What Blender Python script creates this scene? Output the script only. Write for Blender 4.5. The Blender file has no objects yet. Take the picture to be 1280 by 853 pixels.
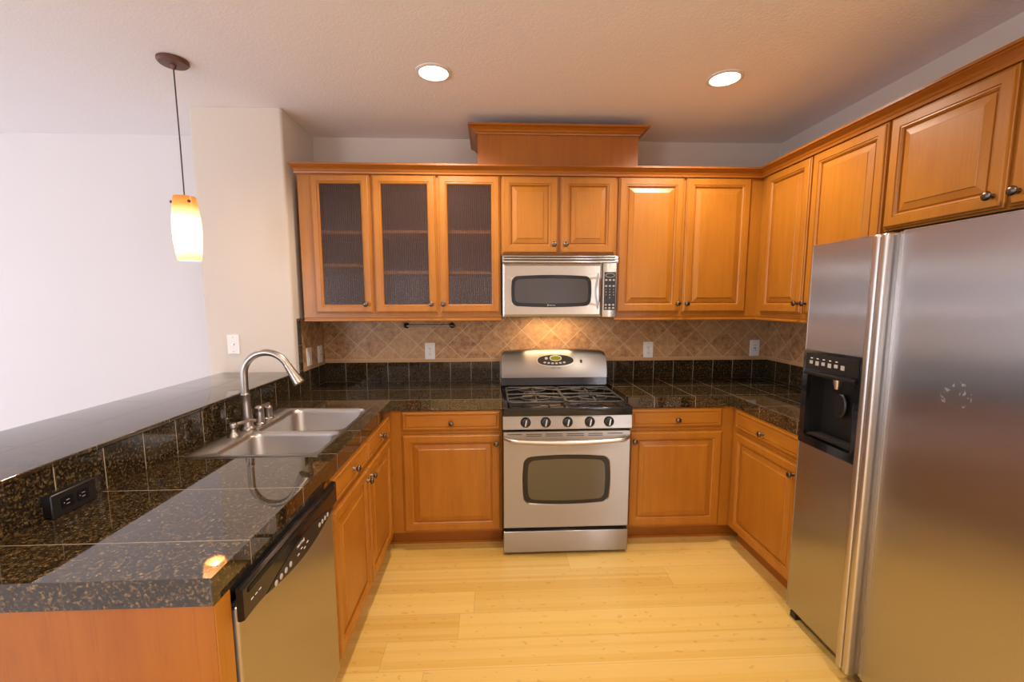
import bpy, bmesh, math, random
from mathutils import Vector, Matrix
R = math.radians
random.seed(7)
SC = bpy.context.scene
COL = SC.collection

# ------------------------------------------------------------------ camera
CAM = Vector((-.0593, -3.0955, 1.4728)); YAW, PIT, ROL, FPX = .0441, -.1159, -.0021, 551.31
cd = bpy.data.cameras.new('camera'); cam = bpy.data.objects.new('camera', cd); COL.objects.link(cam)
fw = Vector((math.sin(YAW)*math.cos(PIT), math.cos(YAW)*math.cos(PIT), math.sin(PIT)))
r0 = Vector((math.cos(YAW), -math.sin(YAW), 0)); u0 = r0.cross(fw)
rr = r0*math.cos(ROL)+u0*math.sin(ROL); uu = -r0*math.sin(ROL)+u0*math.cos(ROL)
m = Matrix((rr, uu, -fw)).transposed().to_4x4(); m.translation = CAM
cam.matrix_world = m
cd.sensor_width = 36; cd.lens = FPX/1280*36; cd.shift_x = 1.95/1280; cd.shift_y = 14.54/1280
cd.clip_start = .02; cd.clip_end = 60
SC.camera = cam

# ------------------------------------------------------------------ view, world, light
SC.view_settings.view_transform = 'Standard'; SC.view_settings.look = 'None'
SC.view_settings.gamma = 1; SC.view_settings.use_curve_mapping = False
SC.view_settings.exposure = -0.52
SC.cycles.use_denoising = True
SC.cycles.max_bounces = 8; SC.cycles.diffuse_bounces = 5; SC.cycles.glossy_bounces = 5
SC.cycles.transparent_max_bounces = 12
SC.cycles.sample_clamp_indirect = 6
SC.cycles.caustics_reflective = False; SC.cycles.caustics_refractive = False
W = bpy.data.worlds.new('daylight sky'); SC.world = W; W.use_nodes = True
W.node_tree.nodes['Background'].inputs[0].default_value = (.62, .78, 1, 1)
W.node_tree.nodes['Background'].inputs[1].default_value = 2.0
DAY = (.96, .92, .97); WARM = (1.0, .84, .68)
P_WIN_LEFT, P_WIN_REAR, P_WIN_RIGHT, P_CAN, P_PEND, P_HOOD = 36, 140, 85, 26, 6, 3.0

XRW = 1.948
def lamp(name, kind, loc, rot, power, color, **kw):
    l = bpy.data.lights.new(name, kind); l.energy = power; l.color = color
    for k, v in kw.items(): setattr(l, k, v)
    o = bpy.data.objects.new(name, l); COL.objects.link(o); o.location = loc; o.rotation_euler = rot
    return o
# daylight entering the two windows of the living side and an added one behind the camera
lamp('window_daylight', 'AREA', (-5.28, -1.25, 1.2), (0, R(-90), 0), P_WIN_LEFT, DAY, shape='RECTANGLE', size=1.7, size_y=1.8)
lamp('window_daylight', 'AREA', (-5.28, -4.1, 1.2), (0, R(-90), 0), P_WIN_LEFT, DAY, shape='RECTANGLE', size=1.7, size_y=1.8)
lamp('window_daylight', 'AREA', (-4.1, -6.58, 1.25), (R(90), 0, 0), P_WIN_REAR, DAY, shape='RECTANGLE', size=1.7, size_y=1.7)  # added rear source, lifts the surfaces facing the camera
lamp('window_daylight', 'AREA', (XRW+.08, -5.1, 1.25), (0, R(90), 0), P_WIN_RIGHT, DAY, shape='RECTANGLE', size=1.8, size_y=1.5)

# ------------------------------------------------------------------ node helpers
class NT:
    def __init__(s, name):
        s.m = bpy.data.materials.new(name); s.m.use_nodes = True; s.t = s.m.node_tree
        s.b = s.t.nodes['Principled BSDF']; s.out = s.t.nodes['Material Output']
        s._p = None
    def n(s, typ, **kw):
        q = s.t.nodes.new(typ)
        for k, v in kw.items(): setattr(q, k, v)
        return q
    def set(s, sock, v):
        if isinstance(v, bpy.types.NodeSocket): s.t.links.new(v, sock)
        elif v is not None:
            if isinstance(v, tuple) and len(v) == 3 and sock.type == 'RGBA': v = v+(1,)
            sock.default_value = v
    def math(s, op, a, b=None, c=None):
        q = s.n('ShaderNodeMath', operation=op); s.set(q.inputs[0], a)
        if b is not None: s.set(q.inputs[1], b)
        if c is not None: s.set(q.inputs[2], c)
        return q.outputs[0]
    def pos(s):
        if not s._p:
            g = s.n('ShaderNodeNewGeometry'); s._p = g.outputs['Position']
            x = s.n('ShaderNodeSeparateXYZ'); s.t.links.new(s._p, x.inputs[0]); s.xyz = x.outputs
        return s._p
    def mapped(s, scale, rot=(0, 0, 0), loc=(0, 0, 0)):
        q = s.n('ShaderNodeMapping'); s.t.links.new(s.pos(), q.inputs[0])
        q.inputs['Scale'].default_value = scale; q.inputs['Rotation'].default_value = rot; q.inputs['Location'].default_value = loc
        return q.outputs[0]
    def comb(s, x, y, z):
        q = s.n('ShaderNodeCombineXYZ')
        for i, v in enumerate((x, y, z)): s.set(q.inputs[i], v)
        return q.outputs[0]
    def noise(s, vec, scale, detail=3, rough=.5, out=0, dist=0):
        q = s.n('ShaderNodeTexNoise'); s.t.links.new(vec, q.inputs['Vector'])
        q.inputs['Scale'].default_value = scale; q.inputs['Detail'].default_value = detail
        q.inputs['Roughness'].default_value = rough; q.inputs['Distortion'].default_value = dist
        return q.outputs[out]
    def white(s, vec):
        q = s.n('ShaderNodeTexWhiteNoise'); s.t.links.new(vec, q.inputs['Vector']); return q.outputs['Value']
    def ramp(s, fac, stops, interp='LINEAR'):
        q = s.n('ShaderNodeValToRGB'); s.set(q.inputs[0], fac); e = q.color_ramp.elements; q.color_ramp.interpolation = interp
        while len(e) < len(stops): e.new(.5)
        for el, (p, c) in zip(e, stops): el.position = p; el.color = c+(1,) if len(c) == 3 else c
        return q.outputs[0]
    def mix(s, fac, a, b, mode='MIX'):
        q = s.n('ShaderNodeMix', data_type='RGBA', blend_type=mode); s.set(q.inputs[0], fac); s.set(q.inputs[6], a); s.set(q.inputs[7], b)
        return q.outputs[2]
    def gridmask(s, coord, origin, step, width):
        # 1 on the joint lines at origin + k*step
        f = s.math('FRACT', s.math('ADD', s.math('DIVIDE', s.math('SUBTRACT', coord, origin), step), .5))
        d = s.math('ABSOLUTE', s.math('SUBTRACT', f, .5))
        return s.math('LESS_THAN', d, width/step/2)
    def bump(s, h, strength, dist=.002):
        q = s.n('ShaderNodeBump'); q.inputs['Strength'].default_value = strength; q.inputs['Distance'].default_value = dist
        s.set(q.inputs['Height'], h); s.t.links.new(q.outputs[0], s.b.inputs['Normal']); return q
    def P(s, **kw):
        for k, v in kw.items(): s.set(s.b.inputs[k.replace('_', ' ')], v)
        return s

def plain(name, col, rough=.5, metal=0, **kw):
    t = NT(name); t.P(Base_Color=col, Roughness=rough, Metallic=metal, **kw); return t.m

def wood(name, grain, tint=(1, 1, 1), rough=.38):
    t = NT(name); sc = [26, 26, 26]; sc[grain] = 1.6
    v = t.mapped(tuple(sc)); n1 = t.noise(v, 1.0, 5, .6, dist=.6)
    n2 = t.noise(t.mapped(tuple(3 if i != grain else .8 for i in range(3))), 1.0, 3, .5)
    n4 = t.ramp(t.noise(t.mapped(tuple(5 if i != grain else 1.6 for i in range(3))), 1.0, 4, .65, dist=.8), [(.42, (0, 0, 0)), (.72, (1, 1, 1))])
    n3 = t.noise(t.mapped(tuple(160 if i != grain else 6 for i in range(3))), 1, 2, .5)
    c1 = tuple(a*b for a, b in zip((.32, .108, .008), tint)); c2 = tuple(a*b for a, b in zip((.50, .210, .020), tint))
    c = t.mix(n1, c1, c2)
    c = t.mix(t.math('MULTIPLY', n2, .45), c, tuple(a*b for a, b in zip((.40, .130, .008), tint)))
    c = t.mix(t.math('MULTIPLY', n4, .38), c, tuple(a*b for a, b in zip((.27, .078, .006), tint)))
    c = t.mix(t.math('MULTIPLY', t.math('GREATER_THAN', n3, .62), .18), c, tuple(a*b for a, b in zip((.22, .07, .010), tint)))
    t.P(Base_Color=c, Roughness=rough, Coat_Weight=.12, Coat_Roughness=.25); t.bump(n1, .04, .001)
    return t.m

def granite_base(t):
    v = t.pos()
    w = t.noise(v, 90, 4, .65, out=1)
    vv = t.n('ShaderNodeVectorMath', operation='MULTIPLY_ADD'); t.t.links.new(w, vv.inputs[0]); vv.inputs[1].default_value = (.012,)*3; t.t.links.new(v, vv.inputs[2])
    a = t.n('ShaderNodeTexVoronoi'); t.t.links.new(vv.outputs[0], a.inputs['Vector']); a.inputs['Scale'].default_value = 190
    n = t.noise(v, 120, 5, .75); big = t.noise(v, 14, 3, .6)
    base = t.ramp(n, [(.34, (.004, .0035, .003)), (.46, (.012, .009, .006)), (.54, (.060, .036, .012)), (.61, (.23, .14, .045)), (.72, (.46, .34, .18))])
    sep = t.n('ShaderNodeSeparateColor'); t.t.links.new(a.outputs['Color'], sep.inputs[0])
    fl = t.math('GREATER_THAN', sep.outputs[0], .86)
    c = t.mix(t.math('MULTIPLY', fl, .5), base, (.24, .155, .06))
    bl = t.math('LESS_THAN', sep.outputs[1], .35)
    c = t.mix(t.math('MULTIPLY', bl, .8), c, (.010, .008, .006))
    return t.mix(t.math('MULTIPLY', big, .5), c, (.020, .014, .008))

def granite_tile(name, specs, grout=(.26, .21, .15), ior=1.8):
    """specs: (axis, origin, step, width)"""
    t = NT(name); t.pos(); c = granite_base(t)
    m_ = None; ids = []; dk = None
    for sp in specs:
        ax, o, st, w = sp[:4]
        g = t.gridmask(t.xyz[ax], o, st, w)
        if len(sp) > 4: dk = g
        else: m_ = g if m_ is None else t.math('MAXIMUM', m_, g)
        ids.append(t.math('FLOOR', t.math('DIVIDE', t.math('SUBTRACT', t.xyz[ax], o), st)))
    while len(ids) < 3: ids.append(0.0)
    wn = t.white(t.comb(*ids[:3]))
    c = t.mix(t.math('MULTIPLY', wn, .35), c, (.012, .009, .006), 'MIX')
    if dk is not None: c = t.mix(dk, c, (.06, .048, .035))
    c = t.mix(m_, c, grout)
    t.P(Base_Color=c, Roughness=t.math('MULTIPLY_ADD', m_, .5, .035), IOR=ior)
    t.bump(t.math('SUBTRACT', 1, m_), .15, .001)
    return t.m

def travertine(name, ax, origin, wall_scale=1):
    t = NT(name); t.pos()
    a = t.math('DIVIDE', t.math('SUBTRACT', t.xyz[ax], origin), .208)
    b = t.math('DIVIDE', t.math('SUBTRACT', t.xyz[2], 1.17), .2)
    u = t.math('ADD', a, b); v = t.math('SUBTRACT', a, b)
    m_ = t.math('MAXIMUM', t.gridmask(u, 0, 1, .032), t.gridmask(v, 0, 1, .032))
    low = t.math('LESS_THAN', t.xyz[2], 1.072)
    m_ = t.math('MULTIPLY', m_, t.math('SUBTRACT', 1, low))
    ln = t.gridmask(t.xyz[2], 1.0725, 9, .003); m_ = t.math('MAXIMUM', m_, ln)
    idn = t.white(t.comb(t.math('FLOOR', u), t.math('FLOOR', v), low))
    n = t.ramp(t.noise(t.pos(), 26, 6, .7), [(.36, (0, 0, 0)), (.66, (1, 1, 1))]); n2 = t.noise(t.pos(), 90, 3, .6)
    c = t.mix(n, (.58, .33, .14), (.20, .080, .032))
    c = t.mix(t.math('MULTIPLY', idn, .5), c, (.60, .38, .19))
    c = t.mix(t.math('MULTIPLY', t.math('GREATER_THAN', n2, .60), .28), c, (.17, .075, .04))
    c = t.mix(low, c, (.52, .31, .14))
    c = t.mix(m_, c, (.60, .44, .27))
    t.P(Base_Color=c, Roughness=.42); t.bump(t.math('SUBTRACT', t.math('MULTIPLY', n2, .3), m_), .25, .002)
    return t.m

def bamboo():
    t = NT('bamboo floor'); t.pos(); H = .16; L = 1.85
    row = t.math('FLOOR', t.math('DIVIDE', t.math('ADD', t.xyz[1], .99), H))
    off = t.math('MULTIPLY', t.white(t.comb(row, 3.7, 1.3)), L)
    xs = t.math('ADD', t.xyz[0], off)
    pl = t.math('FLOOR', t.math('DIVIDE', xs, L))
    g = t.math('MAXIMUM', t.gridmask(t.xyz[1], -.99, H, .0016), t.gridmask(xs, 0, L, .0016))
    wn = t.white(t.comb(row, pl, .5)); strip = t.math('FLOOR', t.math('DIVIDE', t.xyz[1], .02))
    wn2 = t.white(t.comb(strip, pl, row))
    n = t.noise(t.mapped((2.2, 60, 1)), 1, 4, .6)
    fine = t.noise(t.mapped((10, 420, 1)), 1, 2, .5)
    knot = t.noise(t.mapped((20, 42, 1)), 1, 1, .5)
    c = t.mix(wn, (.78, .53, .135), (.62, .375, .075))
    c = t.mix(t.math('MULTIPLY', wn2, .55), c, (.88, .65, .25))
    c = t.mix(t.math('MULTIPLY', n, .40), c, (.66, .38, .08))
    c = t.mix(t.math('MULTIPLY', fine, .15), c, (.55, .28, .07))
    c = t.mix(t.math('MULTIPLY', t.math('GREATER_THAN', knot, .69), .30), c, (.42, .19, .04))
    c = t.mix(t.math('MULTIPLY', g, .55), c, (.30, .15, .05))
    t.P(Base_Color=c, Roughness=.30, Coat_Weight=.25, Coat_Roughness=.2); t.bump(fine, .03, .0008)
    return t.m

def paint(name, col, sc=170, st=.18):
    t = NT(name); n = t.noise(t.pos(), sc, 2, .5)
    t.P(Base_Color=col, Roughness=.85); t.bump(n, st, .003); return t.m

def steel(name, tangent, grain, col=(.60, .585, .57), rough=.34, aniso=.9, smudge=False):
    t = NT(name); sc = [3, 3, 3]; 
    for i in range(3):
        if i != grain: sc[i] = 700
    n = t.noise(t.mapped(tuple(sc)), 1, 2, .5)
    c = t.mix(t.math('MULTIPLY', n, .04), col, tuple(x*.8 for x in col)); ro = t.math('MULTIPLY_ADD', n, .004, rough-.002)
    if smudge:
        d = t.n('ShaderNodeVectorMath', operation='DISTANCE'); t.t.links.new(t.pos(), d.inputs[0]); d.inputs[1].default_value = (1.325, -1.862, 1.19)
        k = t.math('MULTIPLY', t.math('LESS_THAN', d.outputs['Value'], .045), t.math('GREATER_THAN', t.noise(t.pos(), 60, 3, .6), .60))
        ro = t.math('ADD', ro, t.math('MULTIPLY', k, .1)); c = t.mix(t.math('MULTIPLY', k, .25), c, (.85, .85, .85))
    t.P(Base_Color=c, Roughness=ro, Metallic=1.0, Anisotropic=aniso)
    tg = t.comb(*[float(x) for x in tangent]); t.t.links.new(tg, t.b.inputs['Tangent'])
    return t.m

def emis(name, col, strength):
    t = NT(name); t.P(Base_Color=(0, 0, 0), Emission_Color=col, Emission_Strength=strength); return t.m

M = {}
M['wood_v'] = wood('maple vertical grain', 2)
M['wood_x'] = wood('maple grain along x', 0)
M['wood_y'] = wood('maple grain along y', 1)
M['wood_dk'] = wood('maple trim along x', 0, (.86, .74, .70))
M['wood_dky'] = wood('maple trim along y', 1, (.86, .74, .70))
M['wood_red'] = wood('red maple panel', 2, (.84, .70, .68))
M['wood_in'] = plain('cabinet interior', (.42, .30, .24), .6)
M['shelf'] = wood('shelf maple', 0, (1.5, 2.3, 7), .4)
M['granite_left'] = granite_tile('granite counter left', [(0, -1.2169, .2909, .0025, 'dark'), (1, -.305, .2967, .003)])
M['granite_right'] = granite_tile('granite counter right', [(0, 1.383, .2455, .003), (1, -.275, .292, .003)])
M['granite_back'] = granite_tile('granite upstand back', [(0, -1.0744, .1455, .003)], (.36, .30, .22), 1.5)
M['granite_side'] = granite_tile('granite upstand side', [(1, -1.9225, .1510, .003)], (.36, .30, .22), 1.5)
M['granite_bar'] = granite_tile('granite bar', [(1, -1.795, .2925, .0025), (0, -1.422, .9, .003)], (.12, .10, .085), 2.2)
M['granite_plain'] = granite_tile('granite trim', [(2, 1.21, .155, .002)])
M['trav_x'] = travertine('travertine diamonds back', 0, -.154)
M['trav_y'] = travertine('travertine diamonds side', 1, -.198)
M['floor'] = bamboo()
M['ceiling'] = paint('ceiling paint', (.90, .86, .87), 110, .4)
M['carpet'] = paint('added grey carpet', (.60, .58, .58), 400, .5)  # unseen carpet, added so its grey bounce cools the ceiling
M['wall_k'] = paint('kitchen wall paint', (.68, .615, .535))
M['wall_l'] = paint('living wall paint', (.75, .72, .715))
M['steel_f'] = steel('stainless fridge', (0, 1, 0), 2, (.46, .445, .44), smudge=True, rough=.27, aniso=.98)
M['steel_r'] = steel('stainless range', (0, 0, 1), 0, (.37, .35, .33), .32, .95)
M['steel_d'] = steel('stainless dishwasher', (0, 1, 0), 2, (.47, .445, .42), rough=.33)
M['steel_m'] = steel('stainless microwave', (0, 0, 1), 0, (.56, .54, .51), .27)
M['steel_s'] = steel('stainless sink', (0, 1, 0), 0, (.47, .45, .43), .32, .3)
M['steel_h'] = plain('satin steel handle', (.58, .55, .52), .32, 1)
M['nickel'] = plain('brushed nickel', (.40, .365, .325), .33, 1)
M['pewter'] = plain('dark pewter', (.16, .13, .11), .28, 1)
M['black'] = plain('black gloss', (.008, .008, .009), .10)
M['blackm'] = plain('black satin', (.009, .0085, .0085), .35)
M['iron'] = plain('cast iron', (.055, .05, .048), .38, .3)
M['glass_oven'] = plain('oven glass', (.05, .047, .028), .07, 0, IOR=1.9)
M['glass_mw'] = plain('microwave glass', (.035, .03, .028), .10, 0, IOR=1.7)
M['white_pl'] = plain('white plastic', (.80, .79, .76), .35)
M['dark_slot'] = plain('dark slot', (.02, .02, .02), .6)
M['button'] = plain('grey button', (.42, .40, .38), .4)
M['print'] = plain('white print', (.75, .74, .72), .5)
M['print_d'] = plain('dark print', (.07, .05, .05), .4)
M['lcd'] = plain('green display', (.18, .20, .03), .2)
M['bronze'] = plain('bronze paint', (.14, .062, .045), .45, .3)
M['cord'] = plain('brown cord', (.05, .03, .025), .5)
M['trim_w'] = plain('white enamel', (.78, .74, .70), .4)
M['disc'] = emis('lamp disc', (1, .90, .76), 14)
M['bulb'] = emis('bulb', (1, .80, .52), 30)
# amber art glass shade: bulb glow painted in as a height ramp and emission
def shade_mat():
    t = NT('amber glass shade'); t.pos()
    f = t.math('DIVIDE', t.math('SUBTRACT', t.xyz[2], 1.667), .292)
    c = t.ramp(f, [(0, (.80, .50, .20)), (.22, (1, .84, .60)), (.60, (1, .84, .60)), (.86, (.62, .30, .07)), (1, (.42, .16, .03))])
    t.P(Base_Color=c, Roughness=.25, Transmission_Weight=0, Subsurface_Weight=0, Emission_Color=c, Emission_Strength=3.2)
    tr = t.n('ShaderNodeBsdfTranslucent'); t.set(tr.inputs[0], c)
    ms = t.n('ShaderNodeMixShader'); ms.inputs[0].default_value = .5
    t.t.links.new(t.b.outputs[0], ms.inputs[1]); t.t.links.new(tr.outputs[0], ms.inputs[2]); t.t.links.new(ms.outputs[0], t.out.inputs[0])
    return t.m
M['shade'] = shade_mat()
def reeded():
    t = NT('reeded glass')
    t.P(Base_Color=(.09, .06, .05), Roughness=.14, IOR=1.65)
    tr = t.n('ShaderNodeBsdfTransparent'); tr.inputs[0].default_value = (.86, .78, .75, 1)
    ms = t.n('ShaderNodeMixShader'); st_ = t.math('ABSOLUTE', t.math('SINE', t.math('MULTIPLY', (t.pos(), t.xyz[0])[1], math.pi/.0125))); t.set(ms.inputs[0], t.math('MULTIPLY_ADD', st_, .36, .08))
    t.t.links.new(tr.outputs[0], ms.inputs[1]); t.t.links.new(t.b.outputs[0], ms.inputs[2]); t.t.links.new(ms.outputs[0], t.out.inputs[0])
    return t.m
M['reeded'] = reeded()
def win_glass():
    t = NT('window glass'); t.P(Base_Color=(1, 1, 1), Roughness=.02)
    tr = t.n('ShaderNodeBsdfTransparent'); ms = t.n('ShaderNodeMixShader'); ms.inputs[0].default_value = .06
    t.t.links.new(tr.outputs[0], ms.inputs[1]); t.t.links.new(t.b.outputs[0], ms.inputs[2]); t.t.links.new(ms.outputs[0], t.out.inputs[0]); return t.m
M['win_glass'] = win_glass()

# ------------------------------------------------------------------ mesh helpers
def pt(o, a, z, n):
    """a = position along the face, n = distance out of the base plane stored in o=(dir, plane)"""
    d, p = o
    if d == 'S': return Vector((a, p-n, z))      # faces the camera (-y)
    if d == 'W': return Vector((p-n, a, z))      # faces -x
    if d == 'E': return Vector((p+n, a, z))      # faces +x
    if d == 'D': return Vector((a, n, p-z))      # faces down (ceiling things)
class MB:
    def __init__(s): s.b = bmesh.new()
    def box(s, x0, x1, y0, y1, z0, z1, bev=0, seg=2):
        x0, x1 = sorted((x0, x1)); y0, y1 = sorted((y0, y1)); z0, z1 = sorted((z0, z1))
        v = [s.b.verts.new((x, y, z)) for z in (z0, z1) for y in (y0, y1) for x in (x0, x1)]
        fs = [s.b.faces.new([v[i] for i in f]) for f in ((0, 2, 3, 1), (4, 5, 7, 6), (0, 1, 5, 4), (2, 6, 7, 3), (0, 4, 6, 2), (1, 3, 7, 5))]
        if bev:
            es = list({e for f in fs for e in f.edges})
            bmesh.ops.bevel(s.b, geom=es, offset=bev, segments=seg, affect='EDGES', profile=.6)
        return s
    def obox(s, o, a0, a1, z0, z1, n0, n1, bev=0, seg=2):
        p, q = pt(o, a0, z0, n0), pt(o, a1, z1, n1)
        return s.box(p.x, q.x, p.y, q.y, p.z, q.z, bev, seg)
    def rings(s, rs, cap0=True, cap1=True, closed=True):
        vs = [[s.b.verts.new(p) for p in r] for r in rs]; n = len(rs[0])
        for a, b in zip(vs, vs[1:]):
            for i in range(n if closed else n-1):
                j = (i+1) % n
                try: s.b.faces.new((a[i], a[j], b[j], b[i]))
                except ValueError: pass
        if cap0: s.b.faces.new(list(reversed(vs[0])))
        if cap1: s.b.faces.new(vs[-1])
        return s
    def lathe(s, c, axis, prof, seg=20, cap0=True, cap1=True, sx=1, sy=1):
        ax = Vector(axis).normalized(); t = Vector((0, 0, 1)) if abs(ax.z) < .9 else Vector((1, 0, 0))
        u = ax.cross(t).normalized(); w = ax.cross(u); c = Vector(c)
        rs = [[c+ax*h+(u*math.cos(2*math.pi*i/seg)*sx+w*math.sin(2*math.pi*i/seg)*sy)*r for i in range(seg)] for r, h in prof]
        return s.rings(rs, cap0, cap1)
    def tube(s, pts, r, seg=12, cap=True):
        pts = [Vector(p) for p in pts]; n = len(pts); rs = []; rad = r if isinstance(r, (list, tuple)) else [r]*n
        t = (pts[1]-pts[0]).normalized(); up = Vector((0, 0, 1)) if abs(t.z) < .9 else Vector((1, 0, 0)); u = t.cross(up).normalized()
        for i, p in enumerate(pts):
            if i == 0: t = (pts[1]-p).normalized()
            elif i == n-1: t = (p-pts[-2]).normalized()
            else: t = ((pts[i+1]-p).normalized()+(p-pts[i-1]).normalized()).normalized()
            u = (u-t*u.dot(t)).normalized(); w = t.cross(u)
            rs.append([p+(u*math.cos(2*math.pi*k/seg)+w*math.sin(2*math.pi*k/seg))*rad[i] for k in range(seg)])
        return s.rings(rs, cap, cap)
    def prism(s, pts, vec):
        v = Vector(vec); return s.rings([[Vector(p) for p in pts], [Vector(p)+v for p in pts]])
    def build(s, name, mat, parent=None, smooth=False, ang=35, recalc=True):
        if recalc: bmesh.ops.recalc_face_normals(s.b, faces=s.b.faces[:])
        me = bpy.data.meshes.new(name)
        xs = [v.co for v in s.b.verts]
        lo = Vector((min(v.x for v in xs), min(v.y for v in xs), min(v.z for v in xs)))
        hi = Vector((max(v.x for v in xs), max(v.y for v in xs), max(v.z for v in xs)))
        org = Vector(((lo.x+hi.x)/2, (lo.y+hi.y)/2, lo.z))
        for v in s.b.verts: v.co -= org
        if smooth:
            for f in s.b.faces: f.smooth = True
        s.b.to_mesh(me); s.b.free()
        if smooth: me.set_sharp_from_angle(angle=R(ang))
        me.materials.append(M[mat] if isinstance(mat, str) else mat)
        o = bpy.data.objects.new(name, me); COL.objects.link(o)
        link(o, parent, org)
        return o
WORLD = {}
def link(o, parent, org):
    WORLD[o.name] = org.copy()
    if parent: o.parent = parent; o.location = org-WORLD[parent.name]
    else: o.location = org
def thing(name, label, cat, loc, group=None):
    o = bpy.data.objects.new(name, None); COL.objects.link(o); o.empty_display_size = .05
    link(o, None, Vector(loc)); tag(o, label, cat, group); return o
def tag(o, label, cat=None, group=None):
    o['label'] = label
    if cat: o['category'] = cat
    if group: o['group'] = group
    return o
def struct(o): o['kind'] = 'structure'; return o
def rrect(a0, a1, z0, z1, r, n=6):
    out = []
    for cx, cz, t0 in ((a1-r, z1-r, 0), (a0+r, z1-r, 90), (a0+r, z0+r, 180), (a1-r, z0+r, 270)):
        for i in range(n+1):
            t = R(t0+90*i/n); out.append((cx+r*math.cos(t), cz+r*math.sin(t)))
    return out
def bulged(a0, a1, z0, z1, r, ba, bz, n=8):
    """rounded rectangle whose sides bow outward (ba sideways, bz up and down)"""
    cx, cz, hw, hh = (a0+a1)/2, (z0+z1)/2, (a1-a0)/2, (z1-z0)/2
    base = []
    rr_ = rrect(a0, a1, z0, z1, r, n)
    # subdivide straight stretches
    for i, p in enumerate(rr_):
        q = rr_[(i+1) % len(rr_)]; base.append(p); d = math.hypot(q[0]-p[0], q[1]-p[1])
        if d > .05:
            k = 10
            for j in range(1, k): base.append((p[0]+(q[0]-p[0])*j/k, p[1]+(q[1]-p[1])*j/k))
    return [(x+ba*((x-cx)/hw)*(1-((z-cz)/hh)**2), z+bz*((z-cz)/hh)*(1-((x-cx)/hw)**2)) for x, z in base]
def plate(mb, o, outline, n0, n1, soft=0):
    """extrude a 2D outline on face o from depth n0 to n1"""
    cx = sum(p[0] for p in outline)/len(outline); cz = sum(p[1] for p in outline)/len(outline)
    rs = [[pt(o, a, z, n0) for a, z in outline]]
    if soft:
        rs.append([pt(o, a, z, n1-soft) for a, z in outline])
        k = lambda v, c: v-math.copysign(min(soft, abs(v-c)), v-c)
        rs.append([pt(o, k(a, cx), k(z, cz), n1) for a, z in outline])
    else: rs.append([pt(o, a, z, n1) for a, z in outline])
    return mb.rings(rs)
def ringplate(mb, o, outer, inner, n0, n1):
    """flat ring with thickness between two outlines of equal point count"""
    return mb.rings([[pt(o, a, z, n0) for a, z in outer], [pt(o, a, z, n1) for a, z in outer],
                     [pt(o, a, z, n1) for a, z in inner], [pt(o, a, z, n0) for a, z in inner],
                     [pt(o, a, z, n0) for a, z in outer]], False, False)
def rect(a0, a1, z0, z1): return [(a0, z0), (a1, z0), (a1, z1), (a0, z1)]

# knob mesh pieces
def knob(parent, o, a, z, n, mat='pewter'):
    ax = (pt(o, 0, 0, 1)-pt(o, 0, 0, 0)); c = pt(o, a, z, n)
    b = MB().lathe(c, ax, [(.0085, 0), (.0085, .002), (.0055, .006), (.0050, .013), (.0095, .016), (.0145, .020), (.0155, .0245), (.0125, .0285), (.006, .0305)], 18)
    return b.build('knob', mat, parent, True, 50)
def door(parent, o, a0, a1, z0, z1, mat='wood_v', name='door', stile=.055, t=.019, glass=False):
    """raised panel door: nested mitred rings with an outer step, a bead, a groove and a bevelled field"""
    prof = [(0, 0), (0, t-.009), (.0025, t-.007), (.006, t-.007), (.0075, t-.002), (.011, t), (stile-.013, t), (stile-.0115, t-.004), (stile-.006, t-.0035), (stile, t-.009)]
    if glass: prof += [(stile, t-.014), (stile, 0)]
    else: prof += [(stile+.001, t-.015), (stile+.006, t-.015), (stile+.008, t-.011), (stile+.034, t-.0045), (stile+.036, t-.002)]
    rs = [[pt(o, a, z, n) for a, z in rect(a0+i, a1-i, z0+i, z1-i)] for i, n in prof]
    b = MB(); b.rings(rs + ([rs[0]] if glass else []), not glass, not glass)
    if glass: bmesh.ops.remove_doubles(b.b, verts=b.b.verts[:], dist=1e-6)
    return b.build(name, mat, parent)
def drawer(parent, o, a0, a1, z0, z1, mat):
    t = .019
    prof = [(0, 0), (0, t-.009), (.0025, t-.007), (.006, t-.007), (.0075, t-.002), (.011, t), (.018, t), (.0195, t-.005), (.023, t-.005), (.026, t-.001)]
    rs = [[pt(o, a, z, n) for a, z in rect(a0+i, a1-i, z0+i, z1-i)] for i, n in prof]
    return MB().rings(rs).build('drawer_front', mat, parent)
def text(s, size, o, a, z, n, mat, parent, name='lettering'):
    """lettering standing on a face; a,z is the left end of the baseline"""
    c = bpy.data.curves.new('txt', 'FONT'); c.body = s; c.size = size; c.extrude = .0003; c.resolution_u = 3
    ob = bpy.data.objects.new('txt', c); COL.objects.link(ob); bpy.context.view_layer.update()
    me = bpy.data.meshes.new_from_object(ob.evaluated_get(bpy.context.evaluated_depsgraph_get()))
    bpy.data.objects.remove(ob)
    b = MB(); b.b.from_mesh(me); sg = -1 if o[0] == 'W' else 1
    for v in b.b.verts: v.co = pt(o, a+v.co.x*sg, z+v.co.y, n+v.co.z)
    return b.build(name, mat, parent, recalc=False)

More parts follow.
